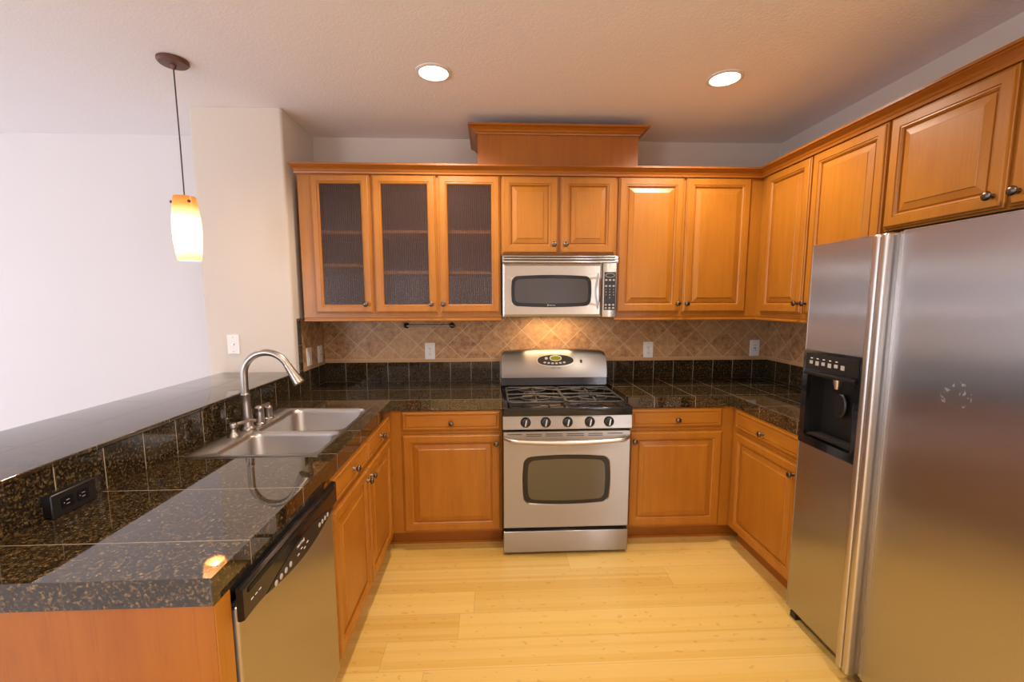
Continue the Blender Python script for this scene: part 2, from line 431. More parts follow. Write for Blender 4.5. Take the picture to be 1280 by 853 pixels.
# ------------------------------------------------------------------ ROOM
ZC = 2.55; XL, XR = -1.2237, 1.948; YB = .008; YR = -6.5; XW = -5.2
struct(MB().box(-1.45, XR+.1, YR-.1, YB+.1, -.1, 0).build('floor', 'floor'))
struct(MB().box(XW-.1, -1.45, YR-.1, YB+.1, -.1, 0).build('floor_living_room', 'carpet'))
struct(MB().box(XW-.1, XR+.1, YR-.1, YB+.1, ZC, ZC+.1).build('ceiling', 'ceiling'))
struct(MB().box(-1.70, XR+.1, YB, YB+.1, 0, ZC).build('wall_back', 'wall_k'))
struct(MB().box(XW-.1, -1.70, YB, YB+.1, 0, ZC).build('wall_living_room', 'wall_l'))
b = MB().box(-1.730, XL, -.4355, YB-.001, 0.002, ZC-.001)
es = [e for e in b.b.edges if abs(e.verts[0].co.x-e.verts[1].co.x) < 1e-5 and abs(e.verts[0].co.y-e.verts[1].co.y) < 1e-5 and e.verts[0].co.y < -.2]
bmesh.ops.bevel(b.b, geom=es, offset=.016, segments=5, affect='EDGES', profile=.5)
struct(b.build('wall_column', 'wall_k', None, True, 60))
# half wall under the bar
struct(MB().box(-1.45, XL, -2.245, -.437, 0, 1.040).build('wall_half', 'wall_l'))
def wall_open(name, axis, p0, p1, a0, a1, opens, mat):
    b = MB(); cur = a0
    for (u0_, u1_, z0, z1) in sorted(opens):
        for (s0, s1, zz0, zz1) in ((cur, u0_, 0, ZC), (u0_, u1_, 0, z0), (u0_, u1_, z1, ZC)):
            if s1-s0 > .001 and zz1-zz0 > .001:
                b.box(*((p0, p1, s0, s1) if axis == 'x' else (s0, s1, p0, p1)), zz0, zz1)
        cur = u1_
    b.box(*((p0, p1, cur, a1) if axis == 'x' else (cur, a1, p0, p1)), 0, ZC)
    return struct(b.build(name, mat))
wall_open('wall_left', 'x', XW-.1, XW, YR, YB, [(-2.15, -.35, .25, 2.15), (-5.0, -3.2, .25, 2.15)], 'wall_l')
wall_open('wall_right', 'x', XR, XR+.1, YR, YB, [(-5.9, -4.3, .3, 2.2)], 'wall_k')
wall_open('wall_rear', 'y', YR-.1, YR, XW-.1, XR+.1, [(-5.0, -3.2, .3, 2.2)], 'wall_l')
def window(name, axis, p, a0, a1, z0, z1):
    b = MB(); w = .05
    f = (lambda u0_, u1_, zz0, zz1, d=.03: b.box(p-d, p+d, u0_, u1_, zz0, zz1, .004)) if axis == 'x' else (lambda u0_, u1_, zz0, zz1, d=.03: b.box(u0_, u1_, p-d, p+d, zz0, zz1, .004))
    f(a0+.001, a0+w, z0+.001, z1-.001); f(a1-w, a1-.001, z0+.001, z1-.001); f(a0+w, a1-w, z0+.001, z0+w); f(a0+w, a1-w, z1-w, z1-.001); f((a0+a1)/2-.02, (a0+a1)/2+.02, z0+w, z1-w, .02)
    fr = struct(b.build(name, 'trim_w'))
    g = MB()
    if axis == 'x': g.box(p-.003, p+.003, a0+w, a1-w, z0+w, z1-w)
    else: g.box(a0+w, a1-w, p-.003, p+.003, z0+w, z1-w)
    g.build('window_pane', 'win_glass', fr)
window('window_1', 'x', XW-.05, -2.15, -.35, .25, 2.15)
window('window_2', 'x', XW-.05, -5.0, -3.2, .25, 2.15)
window('window_rear_added', 'y', YR-.05, -5.0, -3.2, .3, 2.2)  # unseen window, added for ambient and frontal daylight
window('window_4', 'x', XR+.05, -5.9, -4.3, .3, 2.2)

# ------------------------------------------------------------------ BACKSPLASHES
def slab(name, mat, boxes, label, cat='backsplash', bev=0):
    b = MB()
    for q in boxes: b.box(*q, bev) if bev else b.box(*q)
    return tag(b.build(name, mat), label, cat)
slab('granite_upstand', 'granite_back', [(XL+.009, .0, 0, YB-.0005, .9145, 1.0485), ], 'low dark granite tile strip along the back wall, left of the range')
slab('granite_upstand', 'granite_back', [(.738, XR-.009, 0, YB-.0005, .9145, 1.0485)], 'low dark granite tile strip along the back wall, right of the range')
slab('granite_upstand', 'granite_side', [(XR-.008, XR-.0005, -1.215, YB-.001, .9145, 1.0485)], 'low dark granite tile strip on the right wall beside the refrigerator')
slab('granite_upstand', 'granite_side', [(XL+.0005, XL+.008, -2.245, YB-.001, .9145, 1.0415)], 'long dark granite tile strip behind the sink, below the raised bar')
slab('diamond_tile_backsplash', 'trav_x', [(XL+.009, XR-.009, .001, YB-.0005, 1.049, 1.37)], 'tan stone tiles set in diamonds on the back wall under the wall cabinets')
slab('diamond_tile_backsplash', 'trav_y', [(XR-.007, XR-.0005, -1.215, YB-.001, 1.049, 1.37)], 'tan stone diamond tiles on the right wall, just left of the refrigerator')
slab('diamond_tile_backsplash', 'trav_y', [(XL+.0005, XL+.007, -.355, YB-.001, 1.049, 1.37)], 'narrow patch of tan stone diamond tiles on the side of the column')
slab('granite_edge_strip', 'granite_plain', [(XL+.0005, XL+.010, -.392, -.356, 1.043, 1.372)], 'upright dark granite strip edging the tiles on the column side', 'tile trim')

# ------------------------------------------------------------------ COUNTERTOPS
ZT, ZU_ = .914, .8525
CXL, CYF, CXR = -.6317, -.6078, 1.3654
SX0, SX1, SY0, SY1 = -1.168, -.694, -1.512, -.785      # sink outline
b = MB()
cy0 = -2.231
x0 = XL+.0085
hx0, hx1, hy0, hy1 = SX0+.014, SX1-.010, SY0+.012, SY1-.012
b.box(x0, CXL, cy0, hy0, ZU_, ZT); b.box(x0, hx0, hy0, hy1, ZU_, ZT); b.box(hx1, CXL, hy0, hy1, ZU_, ZT); b.box(x0, CXL, hy1, CYF, ZU_, ZT); b.box(x0, .0015, CYF, -.0005, ZU_, ZT)
bmesh.ops.remove_doubles(b.b, verts=b.b.verts[:], dist=1e-5)
ct = tag(b.build('countertop', 'granite_left'), 'L-shaped dark granite tile countertop holding the sink, left of the range', 'countertop')
b = MB()
b.box(.737, CXR, CYF, -.0005, ZU_, ZT); b.box(CXR, XR-.0085, CYF, -.0005, ZU_, ZT); b.box(CXR, XR-.0085, -1.212, CYF, ZU_, ZT)
bmesh.ops.remove_doubles(b.b, verts=b.b.verts[:], dist=1e-5)
ct2 = tag(b.build('countertop', 'granite_right'), 'L-shaped dark granite tile countertop between the range and the refrigerator', 'countertop')
# raised bar
bt = tag(MB().box(-1.655, XL+.012, -2.26, -.437, 1.0425, 1.057, .004, 3).build('bar_top', 'granite_bar', None, True), 'raised granite tile bar ledge running along the half wall to the column', 'bar top')

# ------------------------------------------------------------------ WALL CABINETS
FY = -.37                 # frame plane of the back wall cabinets (faces -y), doors stand 19-20 mm proud
FXR = XR-.008-.33         # frame plane of the right wall cabinets (faces -x)
FXR = 1.610
oS = ('S', FY); oW = ('W', FXR)
def frame_front(b, o, a0, a1, z0, z1, opens, t=.02):
    """face frame: solid bars around openings, sorted along a"""
    cur = a0
    for (p, q, zz0, zz1) in opens:
        b.obox(o, cur, p, z0, z1, -t, 0); b.obox(o, p, q, z0, zz0, -t, 0); b.obox(o, p, q, zz1, z1, -t, 0); cur = q
    b.obox(o, cur, a1, z0, z1, -t, 0)
def solid_cab(o, depth, a0, a1, z0, z1, parent, mat='wood_v', name='body'):
    return MB().obox(o, a0, a1, z0, z1, -depth, 0).build(name, mat, parent)
ZUB, ZUT = 1.388, 2.222
def glass_cab(label, a0, a1, doors, shelves_z, knobs):
    t = thing('glass_door_wall_cabinet', label, 'cabinet', ((a0+a1)/2, -.18, ZUB))
    b = MB(); d = .366
    b.obox(oS, a0, a0+.018, ZUB, ZUT, -d, -.0205); b.obox(oS, a1-.018, a1, ZUB, ZUT, -d, -.0205)
    b.obox(oS, a0+.018, a1-.018, ZUB, ZUB+.018, -d, -.0205); b.obox(oS, a0+.018, a1-.018, ZUT-.018, ZUT, -d, -.0205)
    b.build('body', 'wood_v', t)
    MB().obox(oS, a0+.0185, a1-.0185, ZUB+.0185, ZUT-.0185, -d, -d+.006).build('back_panel', 'wood_in', t)
    b = MB(); frame_front(b, oS, a0, a1, ZUB, ZUT, [(p+.035, q-.035, 1.43, 2.18) for p, q in doors]); b.build('face_frame', 'wood_v', t)
    for zs in shelves_z:
        MB().obox(oS, a0+.019, a1-.019, zs-.009, zs+.009, -d+.007, -.021, .002).build('shelf', 'shelf', t)
    for (p, q), ka in zip(doors, knobs):
        dr = door(t, oS, p, q, 1.403, 2.211, glass=True, stile=.052)
        # reeded pane: a wave of vertical ribs on the face
        g = MB(); w0, w1 = p+.050, q-.050; z0, z1 = 1.453, 2.161; pitch = .0125; nn = int((w1-w0)/pitch)*6
        front = []; 
        for i in range(nn+1):
            a = w0+(w1-w0)*i/nn; n = .0065+.0020*abs(math.sin(math.pi*i/6)); front.append((a, n))
        outl = [(a, n) for a, n in front]+[(w1, .004), (w0, .004)]
        g.rings([[pt(oS, a, z0, n) for a, n in outl], [pt(oS, a, z1, n) for a, n in outl]])
        g.build('glass_pane', 'reeded', dr, True, 60)
        knob(dr, oS, ka, 1.457, .019)
    return t
glass_cab('single reeded-glass door wall cabinet at the left end, next to the column', -1.184, -.7605, [(-1.109, -.767)], [1.885, 1.690], [-.806])
glass_cab('wall cabinet with a pair of reeded-glass doors, left of the microwave', -.7595, .005, [(-.753, -.379), (-.365, .000)], [1.890, 1.648], [-.418, -.345])
def wall_cab(label, o, a0, a1, z0, depth, doors, knobs, zk, zd, loc, extra=None):
    t = thing('wall_cabinet', label, 'cabinet', loc)
    solid_cab(o, depth, a0, a1, z0, ZUT, t)
    if extra: extra(t)
    for (p, q), ka in zip(doors, knobs):
        dr = door(t, o, p, q, zd, 2.211); knob(dr, o, ka, zk, .019)
    return t
wall_cab('short wood wall cabinet with two doors directly above the microwave', oS, .006, .7085, 1.752, .366, [(.012, .349), (.366, .697)], [.323, .394], 1.812, 1.760, (.36, -.18, 1.752))
def corner_fill(t): MB().obox(oS, 1.5905, 1.9395, ZUB, ZUT, -.366, -.001).build('corner_box', 'wood_v', t)
wall_cab('tall wood wall cabinet with two doors on the back wall, right of the microwave', oS, .7095, 1.590, ZUB, .366, [(.717, 1.115), (1.130, 1.532)], [1.096, 1.153], 1.457, 1.403, (1.15, -.18, ZUB), corner_fill)
wall_cab('tall wood wall cabinet on the right wall in the corner, left of the refrigerator', oW, -1.2455, -.372, ZUB, .329, [(-.799, -.432), (-1.240, -.812)], [-.775, -.836], 1.459, 1.403, (1.78, -.8, ZUB))
wall_cab('wood wall cabinet over the refrigerator with two short wide doors', oW, -2.168, -1.2465, 1.762, .329, [(-1.697, -1.255), (-2.155, -1.712)], [-1.668, -1.740], 1.813, 1.770, (1.78, -1.7, 1.762))

def sweep(name, mat, path, prof, label=None, cat=None, parent=None, smooth=False):
    """mitred moulding: path of (x,y) points, profile of (out, z); 'out' points to the right-hand side of travel... negative = left"""
    P = [Vector((x, y)) for x, y in path]; rs = []
    for i, p in enumerate(P):
        ds = []
        if i > 0: ds.append((p-P[i-1]).normalized())
        if i < len(P)-1: ds.append((P[i+1]-p).normalized())
        ns = [Vector((d.y, -d.x)) for d in ds]
        n = ns[0] if len(ns) == 1 else (ns[0]+ns[1])/(1+ns[0].dot(ns[1]))
        rs.append([Vector((p.x+n.x*o_, p.y+n.y*o_, z)) for o_, z in prof])
    o = MB().rings(rs).build(name, mat, parent, smooth, 30)
    if label: tag(o, label, cat)
    return o
crown = [(-.0, 2.2125), (.020, 2.2125), (.022, 2.224), (.026, 2.228), (.030, 2.236), (.040, 2.244), (.050, 2.249), (.052, 2.252), (.060, 2.253), (.060, 2.263), (.0, 2.263)]
crown = [(o_+.0005, z) for o_, z in crown]
crown_lo = [(o_, z) for o_, z in crown]
cm = thing('crown_moulding', 'dark-edged wood crown moulding running along the tops of all wall cabinets', 'moulding', (0, FY, 2.213))
def crownpart(p0, p1, e0, e1, mat, dirv):
    """straight piece with mitre offsets e0/e1 (shift of the end per unit of projection)"""
    rs = []
    for p, e in ((p0, e0), (p1, e1)):
        if dirv == 'S': rs.append([Vector((p+e*o_, FY-o_, z)) for o_, z in crown])
        else: rs.append([Vector((FXR-o_, p+e*o_, z)) for o_, z in crown])
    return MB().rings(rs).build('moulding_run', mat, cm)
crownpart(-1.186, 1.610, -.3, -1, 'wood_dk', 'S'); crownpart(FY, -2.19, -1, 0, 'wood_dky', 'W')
rail = [(.0005, 1.353), (.012, 1.353), (.016, 1.357), (.016, 1.364), (.011, 1.368), (.011, 1.374), (.015, 1.377), (.015, 1.3875), (.0005, 1.3875)]
lr = thing('light_rail_moulding', 'thin wood rail moulding under the wall cabinets, broken by the microwave', 'moulding', (0, FY, 1.353))
def railpart(p0, p1, e0, e1, mat, dirv):
    rs = []
    for p, e in ((p0, e0), (p1, e1)):
        if dirv == 'S': rs.append([Vector((p+e*o_, FY+.012-o_, z)) for o_, z in rail])
        else: rs.append([Vector((FXR+.012-o_, p+e*o_, z)) for o_, z in rail])
    return MB().rings(rs).build('rail_run', mat, lr)
railpart(-1.184, .006, 0, 0, 'wood_x', 'S'); railpart(.708, FXR+.012, 0, -1, 'wood_x', 'S'); railpart(FY+.012, -1.245, -1, 0, 'wood_y', 'W')
for q in ((.006-.012, .006, FY+.013, -.01), (.708, .720, FY+.013, -.01)):
    MB().box(q[0], q[1], q[2], q[3], 1.355, 1.3875).build('rail_return', 'wood_y', lr)
# raised box over the microwave cabinets
hb = thing('decorative_hood_box', 'plain wood box with its own crown standing on the cabinets above the microwave', 'cabinet', (.35, -.19, 2.225))
MB().box(-.131, .829, -.3685, YB-.002, 2.2235, 2.485).build('box_panel', 'wood_red', hb)
cp = [(0, 2.447), (.006, 2.447), (.008, 2.455), (.016, 2.460), (.022, 2.468), (.036, 2.478), (.046, 2.481), (.052, 2.483), (.052, 2.494), (0, 2.494)]
rs = []
for (px_, py_, ex, ey) in ((-.131, YB-.002, -1, 0), (-.131, -.372, -1, -1), (.829, -.372, 1, -1), (.829, YB-.002, 1, 0)):
    rs.append([Vector((px_+ex*(o_+.0005), py_+ey*(o_+.0005), z)) for o_, z in cp])
MB().rings(rs).build('box_crown', 'wood_dk', hb)

# ------------------------------------------------------------------ BASE CABINETS
BY = -.588; oB = ('S', BY); oE = ('E', -.651); oR = ('W', 1.385)
DZ0, DZ1, WZ0, WZ1 = .119, .708, .731, .8455
def base_cab(label, loc, body, toe, o, fronts, extra=None):
    t = thing('base_cabinet', label, 'cabinet', loc)
    b = MB()
    for q in body: b.box(*q)
    b.build('body', 'wood_v', t)
    b = MB()
    for q in toe: b.box(*q)
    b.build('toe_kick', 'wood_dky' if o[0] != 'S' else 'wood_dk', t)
    for kind, a0, a1, z0, z1, ka, kz in fronts:
        if kind == 'door': dr = door(t, o, a0, a1, z0, z1)
        else: dr = drawer(t, o, a0, a1, z0, z1, 'wood_x' if o[0] == 'S' else 'wood_y')
        knob(dr, o, ka, kz, .019)
    if extra: extra(t)
    return t
base_cab('wood base cabinet with one drawer and one door, directly left of the range', (-.3, -.3, 0),
         [(-1.21, .0015, BY, YB-.001, .105, .8515)], [(-.70, .0, -.515, YB-.01, 0, .1045), (-.70, .0, -.526, -.515, 0, .014)], oB,
         [('drawer', -.576, -.006, WZ0, WZ1, -.291, .778), ('door', -.576, -.006, DZ0, DZ1, -.034, .655)])
base_cab('wood base cabinet with one drawer and one door, directly right of the range', (1.05, -.3, 0),
         [(.738, XR-.01, BY, YB-.001, .105, .8515)], [(.738, XR-.01, -.515, YB-.01, 0, .1045), (.738, 1.449, -.526, -.515, 0, .014)], oB,
         [('drawer', .753, 1.306, WZ0, WZ1, 1.034, .778), ('door', .753, 1.314, DZ0, DZ1, .780, .652)])
base_cab('wood base cabinet on the right wall between the corner and the refrigerator', (1.66, -.9, 0),
         [(1.385, XR-.01, -1.205, BY-.001, .105, .8515)], [(1.45, XR-.01, -1.205, BY-.001, 0, .1045)], oR,
         [('drawer', -1.190, -.632, WZ0, WZ1, -.902, .775), ('door', -1.190, -.632, DZ0, DZ1, -1.150, .654)])
# sink base is hollow so the bowls hang inside it
base_cab('wood sink cabinet with two drawer fronts and two doors under the sink', (-.93, -1.1, 0),
         [(-.671, -.651, -1.575, BY-.001, .105, .8515), (-1.21, -.672, -1.575, -1.557, .105, .8515), (-1.21, -.672, -.61, BY-.001, .105, .8515), (-1.21, -.672, -1.556, -.611, .105, .125)],
         [(-1.21, -.705, -1.575, BY-.001, 0, .1045)], oE,
         [('drawer', -1.087, -.641, WZ0, WZ1-.008, -.864, .785), ('drawer', -1.548, -1.097, WZ0, WZ1-.008, -1.310, .785),
          ('door', -1.087, -.641, DZ0, DZ1, -1.061, .655), ('door', -1.548, -1.097, DZ0, DZ1, -1.123, .655)])
# finished end of the peninsula
ep = thing('peninsula_end_panel', 'smooth reddish wood end panel closing the peninsula beside the dishwasher', 'panel', (-.93, -2.2, 0))
MB().box(-1.222, -.6335, -2.229, -2.176, .001, .8515).build('side_panel', 'wood_red', ep)
MB().box(-.6330, -.6310, -2.2285, -2.176, .001, .8515).build('edge_strip', 'wood_v', ep)

# ------------------------------------------------------------------ DISHWASHER (faces +x)
oD = ('E', -.650)
dw = thing('dishwasher', 'stainless dishwasher with a black bowed control strip, at the near end of the peninsula', 'dishwasher', (-.92, -1.875, 0))
MB().box(-1.20, -.655, -2.170, -1.581, .10, .845).build('tub', 'blackm', dw)
MB().box(-1.10, -.70, -2.168, -1.583, .0, .0995).build('kick_plate', 'blackm', dw)
ya, yb_ = -2.166, -1.585
MB().obox(oD, ya, yb_, .125, .80, 0, .026, .008, 3).build('door_panel', 'steel_d', dw, True)
low = lambda a: .768-.030*math.sin(math.pi*min(max((a-ya-.03)/(yb_-ya-.06), 0), 1))**2 if ya+.03 < a < yb_-.03 else .768
n_ = 36
def fas(z_in, n):
    pts = [pt(oD, ya-.003+(yb_-ya+.006)*i/n_, (low(ya-.003+(yb_-ya+.006)*i/n_) + z_in), n) for i in range(n_+1)]
    pts += [pt(oD, yb_+.003-(yb_-ya+.006)*i/n_, .846-z_in, n) for i in range(n_+1)]
    return pts
MB().rings([fas(0, .0265), fas(0, .034), fas(.004, .042)]).build('control_strip', 'black', dw, True, 25)
# lens-shaped key panel inside the strip
ln = []
for i in range(25):
    f = i/24; a = -2.075+f*.46; ln.append((a, .764-.030*math.sin(math.pi*f)+.004))
for i in range(1, 24):
    f = 1-i/24; a = -2.075+f*.46; ln.append((a, .768+.034*math.sin(math.pi*f)))
kp = plate(MB(), oD, ln, .0425, .0435).build('key_panel', 'blackm', dw)
for a in (-2.030, -2.003, -1.976, -1.949, -1.745, -1.722, -1.699, -1.676):
    mid = .766+(.004 if a > -1.9 else 0)
    MB().lathe(pt(oD, a, mid, .0436), (1, 0, 0), [(.0075, 0), (.0075, .0012), (.006, .002)], 14).build('button', 'button', kp, True)
for a, dz in ((-1.90, -.004), (-1.878, .003), (-1.858, -.007), (-1.838, .0)):
    MB().obox(oD, a-.006, a+.006, .766+dz, .769+dz, .0436, .0441).build('indicator', 'print', kp)
text('MAYTAG', .012, oD, -1.905, .783, .0437, 'print', kp)
for a in (-2.135, -2.118, -2.101): MB().obox(oD, a-.006, a+.004, .800, .8025, .0425, .043).build('indicator', 'print', dw)
b = MB(); 
for i in range(3): b.obox(oD, -2.15+i*.001, -1.60, .826+i*.004, .828+i*.004, .0425, .0445)
b.build('handle_lip', 'blackm', dw)

# ------------------------------------------------------------------ RANGE (faces -y)
RX0, RX1 = .004, .733; RC = (RX0+RX1)/2
rg = thing('gas_range', 'freestanding stainless gas range with black cooktop, five front knobs and backguard', 'range', (RC, -.35, 0))
oG = ('S', -.655)
MB().box(RX0+.001, RX1-.001, -.654, -.02, .03, .862).build('body', 'blackm', rg)
for x in (.05, .69):
    for y in (-.60, -.08): MB().lathe((x, y, 0), (0, 0, 1), [(.016, 0), (.016, .008), (.009, .01), (.009, .0305)], 12).build('foot', 'blackm', rg)
# bottom drawer, door, control panel
MB().obox(oG, RX0, RX1, .018, .148, 0, .030, .006, 3).build('storage_drawer', 'steel_r', rg, True)
od = MB()
hole = bulged(.124, .612, .316, .592, .035, .010, .014)
outer = []
cx_, cz_ = RC, .455
# outer outline matched by angle to the window outline
hw, hh = (RX1-RX0)/2, (.744-.168)/2; cz_ = (.744+.168)/2
for a, z in hole:
    dx, dz = a-RC, z-cz_; s_ = min(hw/abs(dx) if abs(dx) > 1e-6 else 9e9, hh/abs(dz) if abs(dz) > 1e-6 else 9e9); outer.append((RC+dx*s_, cz_+dz*s_))
# snap nearest points to the true corners
for cx2, cz2 in ((RX0, .168), (RX1, .168), (RX0, .744), (RX1, .744)):
    i = min(range(len(outer)), key=lambda k: (outer[k][0]-cx2)**2+(outer[k][1]-cz2)**2); outer[i] = (cx2, cz2)
mid_ = [(a+(RC-a)*.012, z+(cz_-z)*.014) for a, z in outer]
od.rings([[pt(oG, a, z, 0) for a, z in outer], [pt(oG, a, z, .024) for a, z in outer], [pt(oG, a, z, .030) for a, z in mid_],
          [pt(oG, a, z, .030) for a, z in hole], [pt(oG, a+(RC-a)*.02, z+(.454-z)*.03, .024) for a, z in hole], [pt(oG, a+(RC-a)*.02, z+(.454-z)*.03, 0) for a, z in hole]], True, False)
dr = od.build('oven_door', 'steel_r', rg, True, 30)
inn = [(a+(RC-a)*.024, z+(.454-z)*.036) for a, z in hole]
plate(MB(), oG, inn, .004, .0235).build('window_border', 'black', dr)
inn2 = bulged(.152, .584, .340, .568, .03, .008, .010)
plate(MB(), oG, inn2, .0238, .0248).build('oven_window', 'glass_oven', dr)
# vent slots along the top of the door
xs_ = [(.026, .112), (.134, .222), (.246, .342), (.366, .464), (.488, .572), (.598, .684)]
for i, (p, q) in enumerate(xs_):
    MB().obox(oG, p, q, .7245, .7285, .0302, .0308).build('vent_slot', 'dark_slot', dr)
    if 0 < i < 5: MB().obox(oG, p, q, .7145, .7180, .0302, .0308).build('vent_slot', 'dark_slot', dr)
# bowed bar handle
pth = []
for i in range(21):
    f = i/20; a = .016+f*.705; e = abs(2*f-1)
    pth.append(pt(oG, a, .700-.016*(1-e**2)+.006, .078-.045*max(0, (e-.86)/.14)**2))
MB().tube(pth, [.011+.004*(1-abs(2*i/20-1)) for i in range(21)], 12).build('handle', 'steel_h', dr, True)
for a in (.024, .713): MB().obox(oG, a-.010, a+.010, .694, .716, .030, .042, .003).build('handle_bracket', 'steel_h', dr, True)
# control panel, slightly sloped
cpn = MB().rings([[Vector((x, y, z)) for y, z in ((-.656, .757), (-.697, .757), (-.700, .762), (-.690, .834), (-.656, .834))] for x in (RX0, RX1)]).build('control_panel', 'steel_r', rg)
ax = Vector((0, -.99, -.02+.14)).normalized()
for i, a in enumerate((.131, .244, .368, .493, .602)):
    c = Vector((a, -.6945, .798))
    kb = MB().lathe(c, ax, [(.029, 0), (.029, .003), (.026, .006), (.024, .016), (.020, .019)], 26).build('burner_knob', 'blackm', cpn, True, 40)
    u = Vector((1, 0, 0)); w = ax.cross(u)
    tl = R(12); g = u*math.sin(tl)+w*math.cos(tl); h = u*math.cos(tl)-w*math.sin(tl)
    base = c+ax*.017
    q = [base+g*.022*sg+h*.004*sh for sg, sh in ((1, 1), (1, -1), (-1, -1), (-1, 1))]
    MB().rings([q, [p+ax*.013-(p-base)*.2 for p in q]]).build('knob_grip', 'steel_h', kb)
# cooktop pan
b = MB()
b.box(RX0, RX1, -.700, -.195, .8625, .876, .003)
b.box(RX0, RX1, -.706, -.690, .8360, .884, .005, 3); b.box(RX0, RX0+.014, -.692, -.19, .872, .884, .003); b.box(RX1-.014, RX1, -.692, -.19, .872, .884, .003)
b.build('cooktop', 'black', rg, True)
for (x, y, r) in ((.185, -.565, .048), (.185, -.33, .038), (.545, -.565, .038), (.545, -.33, .044)):
    bn = MB().lathe((x, y, .8765), (0, 0, 1), [(r+.012, 0), (r+.010, .004), (r, .006), (r, .013), (r*.9, .014)], 24).build('burner', 'iron', rg, True)
    MB().lathe((x, y, .8908), (0, 0, 1), [(r*.78, 0), (r*.78, .005), (r*.6, .008)], 24).build('burner_cap', 'blackm', bn, True)
bn = MB().lathe((.365, -.445, .8765), (0, 0, 1), [(.035, 0), (.033, .010), (.028, .012)], 20, sx=1, sy=2.0).build('burner', 'iron', rg, True)
# two continuous grates
for gx0, gx1 in ((.035, .362), (.370, .700)):
    b = MB(); z = .906; r_ = .0055; gy0, gy1 = -.668, -.235
    q = rrect(gx0, gx1, gy0, gy1, .03, 4); q.append(q[0]); b.tube([(a, y, z) for a, y in q], r_, 8)
    mx, my = (gx0+gx1)/2, (gy0+gy1)/2
    b.tube([(gx0, my, z), (mx, my, z+.003), (gx1, my, z)], r_, 8)
    for cy2 in (-.565, -.33):
        ci = [(mx+(.062)*math.cos(t*math.pi/10)*1.35, cy2+.062*math.sin(t*math.pi/10), z+.004) for t in range(21)]
        b.tube(ci, .0045, 8)
        for dx, dy in ((-1, 0), (1, 0), (0, -1), (0, 1)):
            ex = gx0 if dx < 0 else gx1 if dx > 0 else mx
            ey = cy2 if dx else (gy0 if (dy < 0 and cy2 < my) else gy1 if (dy > 0 and cy2 > my) else my)
            b.tube([(ex, ey, z), ((ex+mx)/2 if dx else mx, (ey+cy2)/2 if dy else cy2, z+.008), (mx+dx*.022, cy2+dy*.022, z+.010)], .005, 8)
    for a, y in ((gx0+.012, gy0+.012), (gx1-.012, gy0+.012), (gx0+.012, gy1-.012), (gx1-.012, gy1-.012), (gx0+.003, my), (gx1-.003, my)): b.tube([(a, y, .8765), (a, y, z)], .005, 8)
    b.build('grate', 'iron', rg, True)
# backguard: black riser and steel console with a bowed top edge
MB().rings([[Vector((x, y, z)) for y, z in ((-.025, .863), (-.1945, .863), (-.1945, .880), (-.150, .905), (-.142, .957), (-.025, .957))] for x in (RX0+.004, RX1-.004)]).build('backguard_riser', 'black', rg)
def bgy(z): return -.160+.062*max(0, (z-.96)/.18)**2
rs = []
for i in range(41):
    f = i/40; f = .5-.5*math.cos(math.pi*f); x = RX0+.006+(RX1-RX0-.012)*f; e = abs(2*f-1)
    zt_ = 1.142-.014*e**2-.022*max(0, (e-.94)/.06)**2.2
    ring_ = [Vector((x, -.030, .9585))]+[Vector((x, bgy(.9585+(zt_-.010-.9585)*k/10), .9585+(zt_-.010-.9585)*k/10)) for k in range(11)]
    ring_ += [Vector((x, bgy(zt_)+.004, zt_-.003)), Vector((x, bgy(zt_)+.013, zt_)), Vector((x, -.030, zt_))]
    rs.append(ring_)
MB().rings(rs).build('backguard_console', 'steel_r', rg, True, 40)
lean = .25
def bgp(x, z, n): return Vector((x, bgy(z)-n, z))
def bgplate(name, outline, n0, n1, mat, par): return MB().rings([[bgp(x, z, n0) for x, z in outline], [bgp(x, z, n1) for x, z in outline]]).build(name, mat, par)
def lens(cx, cz, hw, hh, n=32, p=.8):
    return [(cx+hw*math.cos(2*math.pi*i/n), cz+hh*math.copysign(abs(math.sin(2*math.pi*i/n))**p, math.sin(2*math.pi*i/n))) for i in range(n)]
rim = bgplate('panel_rim', lens(.378, 1.072, .128, .040), -.004, .0035, 'steel_h', rg)
cp_ = bgplate('clock_panel', lens(.378, 1.073, .123, .036), .0036, .0046, 'blackm', rg)
bgplate('display_ring', lens(.379, 1.088, .040, .018), .0047, .0052, 'print', cp_)
bgplate('display', lens(.379, 1.088, .036, .0145), .0053, .0058, 'lcd', cp_)
bgplate('button', lens(.315, 1.087, .010, .008), .0047, .0058, 'button', cp_)
for i in range(6):
    bgplate('button', lens(.304+i*.0265, 1.060-.006*math.sin(math.pi*i/5), .009, .0055), .0047, .0058, 'button', cp_)
bgplate('oven_light_dot', lens(.553, 1.066, .008, .012), -.001, .002, 'blackm', rg)
tx = text('MAYTAG', .016, ('S', 0), .350, 1.018, 0, 'print_d', rg)
tx.location = bgp(.380, 1.018, .001)-WORLD[rg.name]; tx.rotation_euler = (-math.atan(lean), 0, 0)

